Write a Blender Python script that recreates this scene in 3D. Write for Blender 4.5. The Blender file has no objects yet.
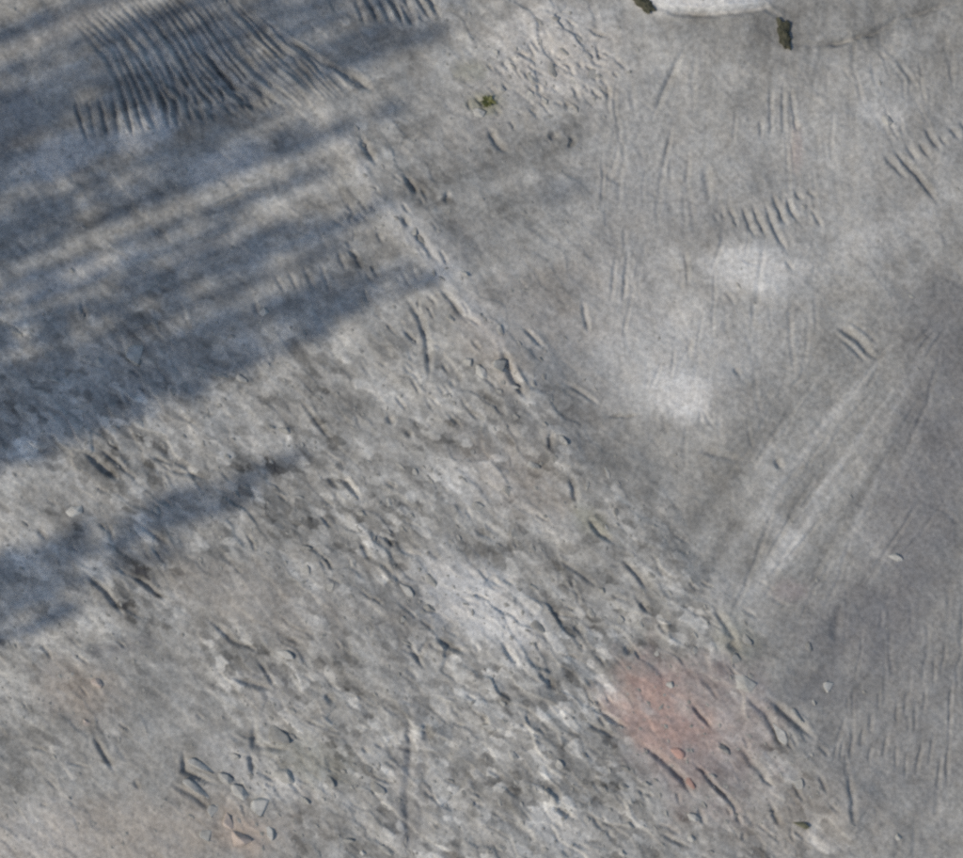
import bpy, bmesh, math, random
import numpy as np
from mathutils import Vector, Matrix

# ------------------------------------------------------------------ camera, sky, sun, exposure
SCALE = 150.0                                   # plan scale: 150 plan units to the metre
def gx(px): return (px - 481.5) / SCALE
def gy(py): return (429.0 - py) / SCALE

sc = bpy.context.scene
C = sc.collection
sc.render.engine = 'CYCLES'
cam_d = bpy.data.cameras.new('camera')
cam = bpy.data.objects.new('camera', cam_d)
C.objects.link(cam)
cam.location = (0, 0, 12.0)                     # a drone looking straight down
cam.rotation_euler = (0, 0, 0)
cam_d.sensor_width = 36
cam_d.lens = 36 * 12.0 / 6.42
cam_d.clip_end = 2000
sc.camera = cam

SUN_EL = math.radians(44)
SUN_DIR = math.radians(20.5)                    # shadows fall this way, counted from +X
world = bpy.data.worlds.new('World')
sc.world = world
world.use_nodes = True
wn = world.node_tree.nodes
sky = wn.new('ShaderNodeTexSky')
sky.sky_type = 'NISHITA'
sky.sun_disc = False
sky.sun_elevation = SUN_EL
# the sun stands opposite to where the shadows fall
sx, sy = -math.cos(SUN_DIR), -math.sin(SUN_DIR)
sky.sun_rotation = math.atan2(sx, sy)
sky.air_density = 1.0
sky.dust_density = 1.2
sky.ozone_density = 1.0
bg = wn['Background']
bg.inputs['Strength'].default_value = 0.14
world.node_tree.links.new(sky.outputs[0], bg.inputs[0])

sun_d = bpy.data.lights.new('sun', 'SUN')
sun_d.energy = 2.75
sun_d.angle = math.radians(0.5)
sun_d.color = (1.0, 0.905, 0.785)
sun = bpy.data.objects.new('sun', sun_d)
C.objects.link(sun)
sdir = Vector((math.cos(SUN_DIR) * math.cos(SUN_EL), math.sin(SUN_DIR) * math.cos(SUN_EL), -math.sin(SUN_EL)))
sun.rotation_euler = sdir.to_track_quat('-Z', 'Y').to_euler()
sun.location = (-20, -8, 20)

vs = sc.view_settings
vs.view_transform = 'Standard'
vs.look = 'None'
vs.gamma = 1
vs.use_curve_mapping = False
vs.exposure = 0.0
sc.cycles.use_denoising = False
sc.cycles.filter_width = 2.8                    # the soft lens of the photograph

# ------------------------------------------------------------------ noise on arrays
_TAB = {}
def _hash(ix, iy, seed):
    tab = _TAB.get(seed)
    if tab is None: tab = _TAB[seed] = np.random.RandomState(seed % 4294967291).rand(256, 256)
    return tab[iy.astype(np.int32) & 255, ix.astype(np.int32) & 255]

def vnoise(x, y, seed):
    ix = np.floor(x); iy = np.floor(y)
    fx = x - ix; fy = y - iy
    fx = fx * fx * fx * (fx * (fx * 6 - 15) + 10)
    fy = fy * fy * fy * (fy * (fy * 6 - 15) + 10)
    a = _hash(ix, iy, seed); b = _hash(ix + 1, iy, seed)
    c = _hash(ix, iy + 1, seed); d = _hash(ix + 1, iy + 1, seed)
    return (a + (b - a) * fx) * (1 - fy) + (c + (d - c) * fx) * fy

def fbm(x, y, seed, octs=4, gain=0.5):
    s = 0; amp = 1.0; tot = 0
    for o in range(octs):
        s = s + amp * (vnoise(x * 2 ** o + 17.3 * o, y * 2 ** o - 9.1 * o, seed + o * 13) - 0.5)
        tot += amp; amp *= gain
    return s / tot * 2          # about -1 .. 1

def rot(x, y, deg):
    a = math.radians(deg); c, s = math.cos(a), math.sin(a)
    return x * c + y * s, -x * s + y * c

def worley(x, y, seed):
    """nearest cell: random value, offsets to its seed, F1, F2"""
    ix = np.floor(x); iy = np.floor(y)
    f1 = np.full(x.shape, 9.0); f2 = np.full(x.shape, 9.0)
    val = np.zeros(x.shape); ox = np.zeros(x.shape); oy = np.zeros(x.shape); v2 = np.zeros(x.shape)
    for dx in (-1, 0, 1):
        for dy in (-1, 0, 1):
            cx = ix + dx; cy = iy + dy
            px = cx + 0.1 + 0.8 * _hash(cx, cy, seed); py = cy + 0.1 + 0.8 * _hash(cx, cy, seed + 7)
            rx = x - px; ry = y - py
            d = np.abs(rx) * 0.45 + np.abs(ry) * 0.45 + 0.55 * np.sqrt(rx * rx + ry * ry)
            near = d < f1
            f2 = np.where(near, f1, np.minimum(f2, d))
            f1 = np.where(near, d, f1)
            val = np.where(near, _hash(cx, cy, seed + 21), val)
            v2 = np.where(near, _hash(cx, cy, seed + 33), v2)
            ox = np.where(near, rx, ox); oy = np.where(near, ry, oy)
    return val, v2, ox, oy, f1, f2

def sstep(a, b, x):
    t = np.clip((x - a) / (b - a), 0, 1)
    return t * t * (3 - 2 * t)

# ------------------------------------------------------------------ the ground sheet
STEP = 0.009
def axis(half):
    core = list(np.arange(-half, half + 1e-6, STEP))
    outp = []; v = core[-1]; s = STEP
    while v < 260:
        s *= 1.055; v += s; outp.append(v)
    outn = []; v = core[0]; s = STEP
    while v > -260:
        s *= 1.055; v -= s; outn.append(v)
    return np.array(outn[::-1] + core + outp)
AX = axis(3.75); AY = axis(3.4)
X, Y = np.meshgrid(AX, AY)                      # [row y, col x]
PX = X * SCALE + 481.5; PY = 429.0 - Y * SCALE   # plan units
far = sstep(0.8, 6.0, np.maximum(np.abs(X) - 3.75, np.abs(Y) - 3.4))
FINE = 1 - far

# small wander for hand-drawn features
WX = PX + 4 * fbm(X * 3, Y * 3, 901, 4, 0.6); WY = PY + 4 * fbm(X * 3, Y * 3, 951, 4, 0.6)

def line_dist(pts):
    """distance (plan units) to a polyline over the whole sheet, and side sign"""
    best = np.full(X.shape, 1e9); side = np.zeros(X.shape)
    for (x0, y0), (x1, y1) in zip(pts[:-1], pts[1:]):
        ex, ey = x1 - x0, y1 - y0; L2 = ex * ex + ey * ey
        t = np.clip(((PX - x0) * ex + (PY - y0) * ey) / L2, 0, 1)
        dx = PX - x0 - t * ex; dy = PY - y0 - t * ey
        d = np.sqrt(dx * dx + dy * dy)
        nb = d < best
        best = np.where(nb, d, best)
        side = np.where(nb, np.sign(ex * dy - ey * dx), side)
    return best, side

def blob(cx, cy, rx, ry=None, ang=0.0, soft=0.5, ragged=0.35, seed=5, grain=6.0):
    """soft ragged ellipse, 1 inside"""
    ry = ry or rx
    a = math.radians(ang)
    m = max(rx, ry) * (1.05 + soft + ragged)
    i0, i1 = np.searchsorted(AX, [gx(cx - m), gx(cx + m)]); j0, j1 = np.searchsorted(AY, [gy(cy + m), gy(cy - m)])
    out = np.zeros(X.shape)
    if i1 <= i0 or j1 <= j0: return out
    cut = (slice(j0, j1), slice(i0, i1))
    dx = PX[cut] - cx; dy = PY[cut] - cy
    u = dx * math.cos(a) + dy * math.sin(a); v = -dx * math.sin(a) + dy * math.cos(a)
    d = np.sqrt((u / rx) ** 2 + (v / ry) ** 2)
    d = d + ragged * fbm(X[cut] * grain, Y[cut] * grain, seed, 4, 0.6)
    out[cut] = 1 - sstep(1 - soft, 1 + soft, d)
    return out

# where the ground is broken rock and where it is rolled smooth
edge_line = [(540, -300), (590, 40), (600, 150), (575, 260), (600, 420), (690, 560), (790, 690), (900, 858), (1000, 1200)]
d_edge, s_edge = line_dist(edge_line)
signed = d_edge * np.where(s_edge > 0, 1, -1)    # + on the left of the line walked downward
signed = signed + 45 * fbm(X * 1.6, Y * 1.6, 41, 3)
rubble = sstep(-25, 45, signed)                  # 1 on the rocky side
north_west = 1 - sstep(-60, 60, PY - (330 + 0.10 * PX))   # churned, tracked part
rough = rubble * (1 - 0.62 * north_west)
rough = np.clip(rough + 0.75 * blob(560, 62, 62, 50, 20, 0.5, 0.4, 71), 0, 1)
rough = np.clip(rough * (1 - 0.7 * blob(165, 720, 75, 60, 30, 0.5, 0.4, 72)) * (1 - 0.7 * blob(240, 600, 60, 34, 30, 0.5, 0.4, 73)), 0, 1)
rough = rough * (1 - 0.55 * blob(80, 800, 110, 70, 20, 0.5, 0.4, 74))
calm = 1 - rough
rubble_side = rubble

H = np.zeros(X.shape)
red_soft = blob(662, 712, 50, 66, -40, 0.5, 0.3, 880, 6.0)
# broad undulation
H += 0.10 * fbm(X * 0.33, Y * 0.33, 3, 3) * (1 + 6 * sstep(4, 120, np.sqrt(X * X + Y * Y)))
H += 0.035 * fbm(X * 1.1, Y * 1.1, 4, 3) * FINE
# the low crest that crosses from the top to the lower corner
crest, _ = line_dist([(300, 60), (350, 130), (395, 215), (445, 280), (500, 350), (560, 450), (660, 570), (760, 700), (840, 800)])
cw = crest + 14 * fbm(X * 5, Y * 5, 61, 3)
H += 0.055 * np.exp(-(cw / 34.0) ** 2) * FINE * (0.6 + 0.5 * fbm(X * 2, Y * 2, 62, 2))

cl0, _ = line_dist([(322, 118), (350, 150), (385, 212), (440, 272), (505, 352)])
H += FINE * 0.010 * np.exp(-((cl0 + 6 * fbm(X * 6, Y * 6, 611, 3)) / 7.0) ** 2)
# plates of shale lying down to the right
def plates(ang, su, sv, seed, amp, tilt, crack, warp):
    u, v = rot(X, Y, ang)
    wx = warp * fbm(X * 3.1, Y * 3.1, seed + 3, 3); wy = warp * fbm(X * 3.1, Y * 3.1, seed + 5, 3)
    val, v2, ox, oy, f1, f2 = worley((u + wx) / su, (v + wy) / sv, seed)
    h = amp * (val - 0.5) * 2 + tilt * ((val - 0.5) * ox + (v2 - 0.5) * oy * 2)
    e = sstep(0.0, 0.22, f2 - f1)                    # ground-down rims
    h = h * (0.35 + 0.65 * e) - crack * np.exp(-((f2 - f1) / 0.12) ** 2) * (v2 > 0.7)
    return h, val
p1, pv1 = plates(-38, 0.34, 0.13, 101, 0.009, 0.034, 0.006, 0.12)
p2, pv2 = plates(-47, 0.16, 0.065, 131, 0.0055, 0.020, 0.004, 0.06)
p3, pv3 = plates(-28, 0.085, 0.042, 161, 0.0030, 0.010, 0.002, 0.03)
patchy = sstep(-0.35, 0.45, fbm(X * 1.3, Y * 1.3, 171, 3))
patchy2 = sstep(-0.3, 0.4, fbm(X * 2.1, Y * 2.1, 172, 3))
H += FINE * rough * (1 - 0.6 * red_soft) * (0.75 * p1 * (0.2 + 0.8 * patchy) + 0.52 * p2 * (0.12 + 0.9 * patchy2) + 0.42 * p3 * (0.2 + 0.8 * patchy))
H += FINE * calm * (p1 * 0.10 + p2 * 0.13 + p3 * 0.25 * patchy2)
# lumps
u, v = rot(X, Y, -40)
H += FINE * (0.010 * rough + 0.005) * fbm(u * 2.2, v * 5.0, 181, 4, 0.5)
H += FINE * (0.0018 * rough + 0.0012) * fbm(u * 11, v * 28, 191, 3, 0.6)
ru, rv = rot(X, Y, 27)
H += FINE * 0.0022 * fbm(ru * 30, rv * 30, 195, 3, 0.7)

# drag marks where the ground was graded
right = 1 - rubble_side
u, v = rot(X, Y, 55 + 0)
lower = sstep(200, 420, PY + 0.25 * (PX - 700)) * right
st = fbm(u * 0.9 + 0.3 * fbm(X, Y, 201, 2), v * 9, 202, 3, 0.55)
H += FINE * lower * 0.006 * st
upper = (1 - sstep(200, 420, PY + 0.25 * (PX - 700))) * right
bend = 0.35 * fbm(X * 0.7, Y * 0.7, 203, 2)
st2 = fbm((X + bend + 0.12 * Y) * 11, Y * 1.0, 204, 3, 0.55)
H += FINE * upper * 0.004 * st2
u, v = rot(X, Y, 21)
st3 = fbm(u * 1.2, v * 9, 205, 4, 0.55)  # streaks along the tree shade, used in relief and colour
H += FINE * north_west * rubble_side * 0.010 * st3

# cut lines -------------------------------------------------------
def groove(pts, w, depth, lip=0.12, taper=True):
    """pressed line: w half width in plan units, depth in metres"""
    w = w * 0.86
    xs = [p[0] for p in pts]; ys = [p[1] for p in pts]
    m = 4 * w + 12
    x0, x1 = gx(min(xs) - m), gx(max(xs) + m); y0, y1 = gy(max(ys) + m), gy(min(ys) - m)
    i0, i1 = np.searchsorted(AX, [x0, x1]); j0, j1 = np.searchsorted(AY, [y0, y1])
    if i1 <= i0 or j1 <= j0: return
    sx_ = WX[j0:j1, i0:i1]; sy_ = WY[j0:j1, i0:i1]
    best = np.full(sx_.shape, 1e9); par = np.zeros(sx_.shape)
    lens = [math.dist(a, b) for a, b in zip(pts[:-1], pts[1:])]; tot = sum(lens); acc = 0
    for (ax, ay), (bx, by), L in zip(pts[:-1], pts[1:], lens):
        ex, ey = bx - ax, by - ay
        t = np.clip(((sx_ - ax) * ex + (sy_ - ay) * ey) / (L * L), 0, 1)
        d = np.hypot(sx_ - ax - t * ex, sy_ - ay - t * ey)
        nb = d < best
        best = np.where(nb, d, best); par = np.where(nb, (acc + t * L) / tot, par)
        acc += L
    k = np.ones(par.shape)
    if taper: k = np.clip(np.minimum(par, 1 - par) * 4.0, 0.18, 1)
    ww = w * (0.55 + 0.45 * k)
    prof = -depth * k * np.exp(-(best / ww) ** 2) + lip * depth * k * np.exp(-((best - 2.1 * ww) / (0.8 * ww)) ** 2)
    H[j0:j1, i0:i1] += prof

rg = random.Random(11)
def lerp_line(a, b, t):
    return [(p[0] * (1 - t) + q[0] * t, p[1] * (1 - t) + q[1] * t) for p, q in zip(a, b)]
def comb(a, b, n, w, depth, jit=2.0, lip=0.2, skip=0.0):
    for k in range(n):
        if rg.random() < skip: continue
        l = lerp_line(a, b, k / max(1, n - 1))
        l = [(x + rg.uniform(-jit, jit), y + rg.uniform(-jit, jit)) for x, y in l]
        groove(l, w * rg.uniform(0.8, 1.2), depth * rg.uniform(0.6, 1.25), lip)

# the wide crawler track, upper corner
K0 = [(78, 22), (105, 55), (121, 90), (135, 134)]
K1 = [(160, -6), (200, 48), (232, 86), (272, 114)]
K2 = [(233, -2), (262, 30), (288, 58), (328, 98)]
K3 = [(292, 40), (318, 58), (345, 74), (366, 92)]
comb(K0, K1, 14, 2.6, 0.027, 2.2)
comb(K1, K2, 11, 2.5, 0.026, 2.2)
comb(K2, K3, 8, 2.5, 0.022, 2.2)
comb([(150, 60), (172, 108)], [(250, 80), (272, 118)], 9, 2.2, 0.014, 3.0)
groove([(205, 55), (235, 94), (274, 117)], 3.8, 0.034)
groove([(196, 40), (222, 76), (250, 100)], 3.2, 0.026)
comb([(76, 98), (88, 142)], [(206, 92), (218, 122)], 12, 2.7, 0.022, 2.0)
comb([(352, -8), (366, 26)], [(428, -8), (441, 18)], 7, 2.8, 0.022, 2.0)
comb([(385, -6), (400, 22)], [(400, 2), (414, 26)], 2, 2.8, 0.022, 2.0)
groove([(340, 68), (356, 78), (373, 91)], 4.2, 0.036)
# right hand prints
for a, b, w, d in [((722, 207), (722, 223), 2.2, .014), ((730, 212), (736, 228), 2.4, .018), ((742, 207), (755, 238), 2.7, .024),
                   ((753, 206), (767, 238), 2.8, .026), ((766, 204), (788, 254), 2.9, .028), ((773, 196), (788, 228), 2.6, .026),
                   ((786, 197), (798, 223), 2.6, .024), ((795, 191), (803, 201), 2.6, .022), ((806, 191), (816, 196), 2.4, .016),
                   ((809, 206), (822, 228), 2.2, .014), ((786, 260), (793, 269), 2.2, .015), ((713, 212), (716, 224), 2.0, .010),
                   ((882, 156), (906, 181), 3.2, .026), ((903, 146), (916, 161), 2.8, .022), ((916, 141), (928, 158), 2.8, .022),
                   ((922, 126), (938, 151), 3.0, .026), ((938, 136), (946, 148), 2.6, .020), ((948, 128), (957, 141), 2.6, .020),
                   ((958, 122), (968, 138), 2.6, .020), ((836, 337), (868, 362), 2.8, .020), ((848, 322), (880, 345), 2.4, .012),
                   ((912, 344), (932, 328), 2.4, .013), ((918, 352), (936, 330), 2.4, .013), ((926, 360), (944, 330), 2.2, .010),
                   ((760, 117), (761, 141), 2.2, .012), ((770, 83), (771, 141), 2.4, .014), ((783, 80), (783, 138), 2.4, .016),
                   ((791, 86), (797, 130), 2.4, .016), ((795, 118), (797, 130), 3.2, .020), ((853, 729), (852, 760), 2.4, .014),
                   ((863, 729), (862, 748), 2.4, .014), ((872, 713), (871, 735), 2.4, .014), ((888, 734), (886, 760), 2.4, .014),
                   ((898, 700), (896, 728), 1.9, 0.01),((907, 690), (905, 720), 1.9, 0.01),((916, 704), (914, 735), 1.9, 0.01),((925, 690), (923, 716), 1.9, 0.011),((935, 655), (933, 690), 1.9, 0.01),((944, 640), (942, 676), 1.9, 0.011),((953, 682), (951, 735), 1.9, 0.013),((952, 742), (950, 790), 1.9, 0.013),((944, 755), (942, 798), 1.9, 0.012),((935, 735), (933, 770), 1.9, 0.01),((924, 742), (922, 775), 1.9, 0.01),((880, 690), (878, 712), 1.9, 0.009),((900, 745), (898, 772), 1.9, 0.01),((911, 752), (909, 782), 1.9, 0.01),((874, 745), (872, 765), 1.9, 0.01),((843, 738), (841, 762), 1.9, 0.01),
                    ((290, 270), (300, 291), 2.5, .018),
                   ((304, 264), (315, 294), 2.5, .018), ((319, 264), (330, 296), 2.5, .018), ((338, 252), (346, 272), 2.6, .020),
                   ((351, 249), (365, 271), 2.6, .022), ((348, 202), (356, 217), 2.6, .018), ((358, 198), (368, 214), 2.6, .018),
                   ((276, 274), (285, 292), 2.4, .014)]:
    groove([a, ((a[0] + b[0]) / 2 + rg.uniform(-1, 1), (a[1] + b[1]) / 2), b], w * .95, d * .72)
groove([(890, 151), (916, 177), (939, 205)], 3.0, .024)
groove([(836, 327), (858, 341), (878, 359)], 3.8, .026)
# scrape with a curved rim, top
groove([(655, 6), (672, 12), (690, 15), (724, 12), (765, 8), (780, 18)], 3.6, .024, 0.5)
groove([(793, 45), (818, 45), (840, 43), (873, 35), (895, 22), (930, 10), (975, -4)], 3.2, .016, 0.4)
groove([(828, 44), (852, 42)], 4.2, .018)
groove([(684, 48), (668, 82), (653, 118)], 3.2, .016)
groove([(629, 248), (628, 275), (626, 305)], 2.4, .013)
groove([(616, 255), (613, 300)], 2.4, .010)
groove([(685, 246), (687, 286)], 2.2, .013)
groove([(708, 165), (710, 200)], 4.0, .014)
# faint scrapes over the graded part
def scrapes(n, x0, x1, y0, y1, ang, sp, l0, l1, d0, d1):
    for k in range(n):
        x, y = rg.uniform(x0, x1), rg.uniform(y0, y1); a = math.radians(ang + rg.gauss(0, sp)); l = rg.uniform(l0, l1)
        c_, s_ = math.cos(a), math.sin(a); b_ = rg.uniform(-.06, .06) * l
        groove([(x, y), (x + c_ * l / 2 - s_ * b_, y + s_ * l / 2 + c_ * b_), (x + c_ * l, y + s_ * l)], rg.uniform(1.6, 2.8), .68 * rg.uniform(d0, d1), 0.3)
scrapes(46, 600, 830, 50, 320, 92, 7, 25, 95, .003, .009)
scrapes(18, 620, 760, 300, 420, 90, 10, 20, 60, .003, .007)
scrapes(40, 770, 950, 330, 600, 122, 7, 40, 130, .003, .009)
scrapes(26, 840, 965, 560, 830, 94, 6, 20, 80, .003, .008)
scrapes(22, 600, 960, 60, 600, 30, 20, 10, 30, .004, .009)
scrapes(24, 830, 963, 20, 120, 65, 14, 20, 60, .003, .008)
scrapes(26, 10, 400, 150, 420, -21, 5, 40, 120, .004, .010)
# single cracks and steps in the broken ground
for pts, w, d in [([(84, 449), (100, 463), (119, 481)], 4.0, .034), ([(100, 446), (116, 462), (133, 478)], 2.8, .022),
                  ([(164, 467), (185, 473), (206, 481)], 2.8, .022), ([(88, 572), (108, 590), (124, 613)], 3.4, .030),
                  ([(133, 575), (150, 586), (166, 599)], 3.4, .028), ([(210, 620), (232, 640), (260, 653)], 3.4, .026),
                  ([(228, 677), (252, 684), (276, 692)], 3.6, .026), ([(258, 660), (277, 690)], 3.0, .020),
                  ([(85, 652), (110, 645), (140, 638)], 5.0, .020), ([(93, 733), (101, 752), (112, 772)], 3.4, .024),
                  ([(183, 752), (183, 772), (198, 778), (214, 784)], 3.4, .026), ([(172, 785), (190, 795), (212, 812)], 3.4, .022),
                  ([(251, 752), (252, 774)], 3.8, .030), ([(256, 722), (256, 745), (292, 752)], 3.6, .024),
                  ([(407, 296), (424, 322), (430, 348), (428, 380)], 4.0, .026), ([(404, 330), (420, 345)], 3.2, .022),
                  ([(503, 350), (512, 372), (526, 396)], 5.0, .040), ([(524, 327), (546, 346)], 3.2, .022),
                  ([(588, 518), (600, 533), (614, 541)], 3.8, .032), ([(568, 478), (576, 502)], 3.8, .026),
                  ([(606, 416), (624, 417), (642, 416)], 2.2, .018), ([(322, 477), (345, 482), (361, 497)], 3.2, .022),
                  ([(590, 706), (606, 716), (624, 728)], 3.4, .032), ([(585, 721), (600, 729), (617, 739)], 3.0, .022),
                  ([(640, 745), (663, 762), (680, 778), (692, 796)], 4.2, .032), ([(691, 703), (701, 716), (714, 729)], 3.2, .026),
                  ([(694, 763), (720, 790), (746, 816)], 3.2, .024), ([(768, 698), (790, 716), (812, 738)], 5.0, .034),
                  ([(745, 692), (765, 712), (785, 752)], 4.0, .022), ([(714, 606), (726, 622), (738, 642)], 4.4, .026),
                  ([(549, 802), (560, 809), (573, 817)], 3.4, .028), ([(440, 638), (452, 648), (466, 654)], 3.2, .022),
                  ([(486, 575), (500, 585)], 3.0, .020), ([(500, 640), (520, 668)], 3.2, .018), ([(408, 640), (424, 668)], 3.0, .022),
                  ([(408, 700), (411, 745), (406, 790), (410, 860)], 5.5, .018), ([(425, 722), (428, 742)], 5.0, .030),
                  ([(360, 138), (366, 150), (375, 165)], 4.4, .030), ([(406, 176), (411, 184), (419, 195)], 4.2, .028),
                  ([(402, 219), (411, 229)], 4.0, .026), ([(416, 232), (440, 262)], 4.0, .026), ([(448, 192), (449, 205)], 3.4, .020),
                  ([(489, 130), (498, 142), (508, 152)], 4.2, .026), ([(552, 140), (560, 134)], 5.0, .024),
                  ([(570, 150), (576, 142), (572, 136)], 3.2, .020), ([(440, 285), (455, 305), (468, 322)], 3.2, .022),
                  ([(300, 400), (330, 440)], 3.0, .018), ([(390, 415), (392, 425)], 4.4, .026), ([(405, 430), (412, 436)], 3.6, .020),
                  ([(548, 430), (550, 448)], 3.4, .022), ([(340, 480), (360, 500)], 3.2, .022), ([(362, 540), (370, 560)], 3.4, .022),
                  ([(380, 560), (402, 582)], 3.2, .020), ([(418, 660), (430, 640)], 3.2, .014), ([(325, 690), (335, 700)], 4.0, .022),
                  ([(660, 833), (690, 848)], 3.0, .020), ([(735, 806), (742, 824)], 3.0, .020), ([(772, 805), (782, 826)], 3.4, .022),
                  ([(850, 770), (856, 830)], 4.0, .018), ([(20, 455), (60, 450)], 3.4, .018), ([(140, 520), (170, 545)], 3.0, .022),
                  ([(150, 455), (175, 466)], 3.0, .018), ([(255, 300), (258, 315)], 3.0, .016), ([(82, 300), (88, 320)], 3.0, .018),
                  ([(728, 640), (742, 652)], 5.0, .026), ([(660, 620), (668, 632)], 4.0, .024), ([(640, 600), (648, 612)], 4.0, .024),
                  ([(540, 672), (556, 690)], 4.2, .026), ([(572, 625), (582, 633)], 4.0, .022), ([(625, 645), (634, 654)], 4.2, .024),
                  ([(735, 370), (742, 378)], 3.2, .014), ([(776, 458), (784, 470)], 4.0, .020), ([(700, 450), (745, 462)], 5.0, .016),
                  ([(600, 405), (560, 380)], 3.0, .016), ([(583, 300), (590, 330)], 3.2, .016), ([(840, 610), (836, 640)], 7.0, .016),
                  ([(740, 745), (775, 790)], 3.6, .020), ([(560, 560), (600, 590)], 3.2, .018), ([(620, 560), (650, 590)], 3.6, .022)]:
    groove(pts, w * .85, d * 1.0)
# chopped ground beside the tuft and along the crest
for cx, cy, rx, ry, n, a0, L in [(558, 62, 58, 46, 60, 42, 15), (505, 90, 45, 40, 18, 45, 14), (390, 240, 60, 70, 26, 55, 16), (430, 360, 60, 70, 28, 48, 16),
                                 (650, 640, 110, 90, 36, 45, 20), (300, 720, 110, 90, 34, 25, 18), (480, 720, 120, 110, 44, 40, 16),
                                 (160, 520, 140, 60, 24, 38, 18), (420, 540, 130, 90, 38, 40, 18), (760, 780, 90, 60, 26, 48, 18),
                                 (590, 800, 90, 60, 22, 35, 18), (80, 720, 80, 110, 14, 40, 18), (130, 400, 140, 60, 18, 35, 16)]:
    for k in range(n):
        r = math.sqrt(rg.random()); t = rg.uniform(0, 6.283)
        x, y = cx + rx * r * math.cos(t), cy + ry * r * math.sin(t)
        if math.hypot(x - 664, y - 715) < 50: continue
        a = math.radians(a0 + rg.gauss(0, 16)); l = L * rg.uniform(0.5, 1.3)
        groove([(x, y), (x + l * .5 * math.cos(a) + rg.uniform(-2, 2), y + l * .5 * math.sin(a)), (x + l * math.cos(a), y + l * math.sin(a))],
               rg.uniform(1.4, 2.5), rg.uniform(.005, .0145), 0.2)

# the heap behind the curved rim is pushed up a little; low swells on the graded part
H += FINE * 0.05 * blob(705, -20, 66, 30, 0, 0.5, 0.1, 301)
H += FINE * 0.03 * blob(680, 395, 60, 40, 10, 0.8, 0.2, 302)
H += FINE * 0.03 * blob(750, 265, 60, 36, 0, 0.8, 0.2, 303)

# ------------------------------------------------------------------ colour of the ground (clay tones, with some tree shade and sun streaks painted in)
base = np.array([0.262, 0.256, 0.230])
tone = 1 + 0.13 * fbm(X * 0.9, Y * 0.9, 401, 4) + 0.34 * fbm(X * 2.6, Y * 2.6, 402, 6, 0.66)
u, v = rot(X, Y, -40)
tone += 0.72 * rough * fbm(u * 2.8, v * 5, 403, 6, 0.74) + 0.36 * rough * (pv2 - 0.5) + 0.30 * rough * (pv1 - 0.5) + 0.26 * rough * (pv3 - 0.5) + 0.15 * rough + 0.42 * rough * (pv3 > 0.86) * patchy + 0.36 * rough * (pv2 > 0.88) * patchy2 - 0.22 * rough * (pv3 < 0.12)
tone += 0.34 * calm * fbm(ru * 6, rv * 6, 404, 5, 0.72)
tone += 0.22 * lower * st + 0.24 * upper * st2 + 0.42 * north_west * rubble_side * st3  # st3 paints light and dark streaks along the tree shadows
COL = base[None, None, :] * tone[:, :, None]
def tint(mask, col, k):
    global COL
    m = (mask * k)[:, :, None]
    COL = COL * (1 - m) + np.array(col)[None, None, :] * m
# pale rock flour; slanted upper left streaks paint sunlight between the tree shadows
for cx, cy, rx, ry, a, k in [(680, 393, 30, 20, 15, .9), (672, 375, 70, 60, 0, .3), (748, 270, 44, 24, 5, .72), (480, 608, 62, 32, 35, .85), (640, 320, 60, 60, 0, .28), (720, 330, 80, 60, 0, .2), (445, 590, 26, 14, 40, .4),
                             (520, 630, 30, 20, 35, .3), (145, 133, 30, 18, -20, .5), (60, 158, 48, 22, -20, .5), (232, 165, 40, 16, -20, .5),
                             (822, 498, 9, 36, 30, .22), (880, 425, 5, 80, 33, .13), (780, 560, 9, 50, 40, .3), (900, 400, 3, 90, 27, .16), (850, 450, 3, 80, 36, .2), (845, 400, 4, 60, 42, .18), (790, 470, 5, 60, 38, .18), (860, 520, 4, 60, 25, .18), (915, 440, 3, 80, 22, .2), (760, 520, 4, 50, 45, .18), (850, 170, 150, 110, -20, .2), (640, 190, 70, 130, 0, .18), (885, 118, 26, 12, 20, .35), (880, 240, 60, 22, -25, .14), (560, 50, 50, 34, 0, .35), (850, 250, 80, 14, -25, .1), (785, 535, 22, 12, 40, .35), (40, 832, 46, 30, 0, .4),
                             (540, 330, 30, 50, -40, .25), (700, 0, 62, 13, 0, .9), (560, 15, 60, 14, -8, .3), (895, 556, 14, 6, 0, .4),
                             (60, 282, 70, 14, -20, .35), (740, 600, 40, 26, 30, .25), (420, 240, 20, 60, -40, .35), (470, 300, 16, 50, -40, .3),
                             (470, 480, 40, 22, 30, .25), (250, 770, 60, 20, 30, .3), (560, 830, 36, 20, 20, .3), (230, 240, 60, 10, -20, .2)]:
    tint(blob(cx, cy, rx, ry, a, 0.5, 0.5, 500 + int(cx), 7.0), (0.535, 0.526, 0.485), min(.96, k * 1.15))
# paler crest line
cl, _ = line_dist([(322, 118), (350, 150), (385, 212), (440, 272), (505, 352)])
tint(np.exp(-((cl + 6 * fbm(X * 6, Y * 6, 611, 3)) / 9.0) ** 2) * sstep(-.5, .4, fbm(X * 5, Y * 5, 612, 3)), (0.45, 0.445, 0.42), .52)
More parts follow.
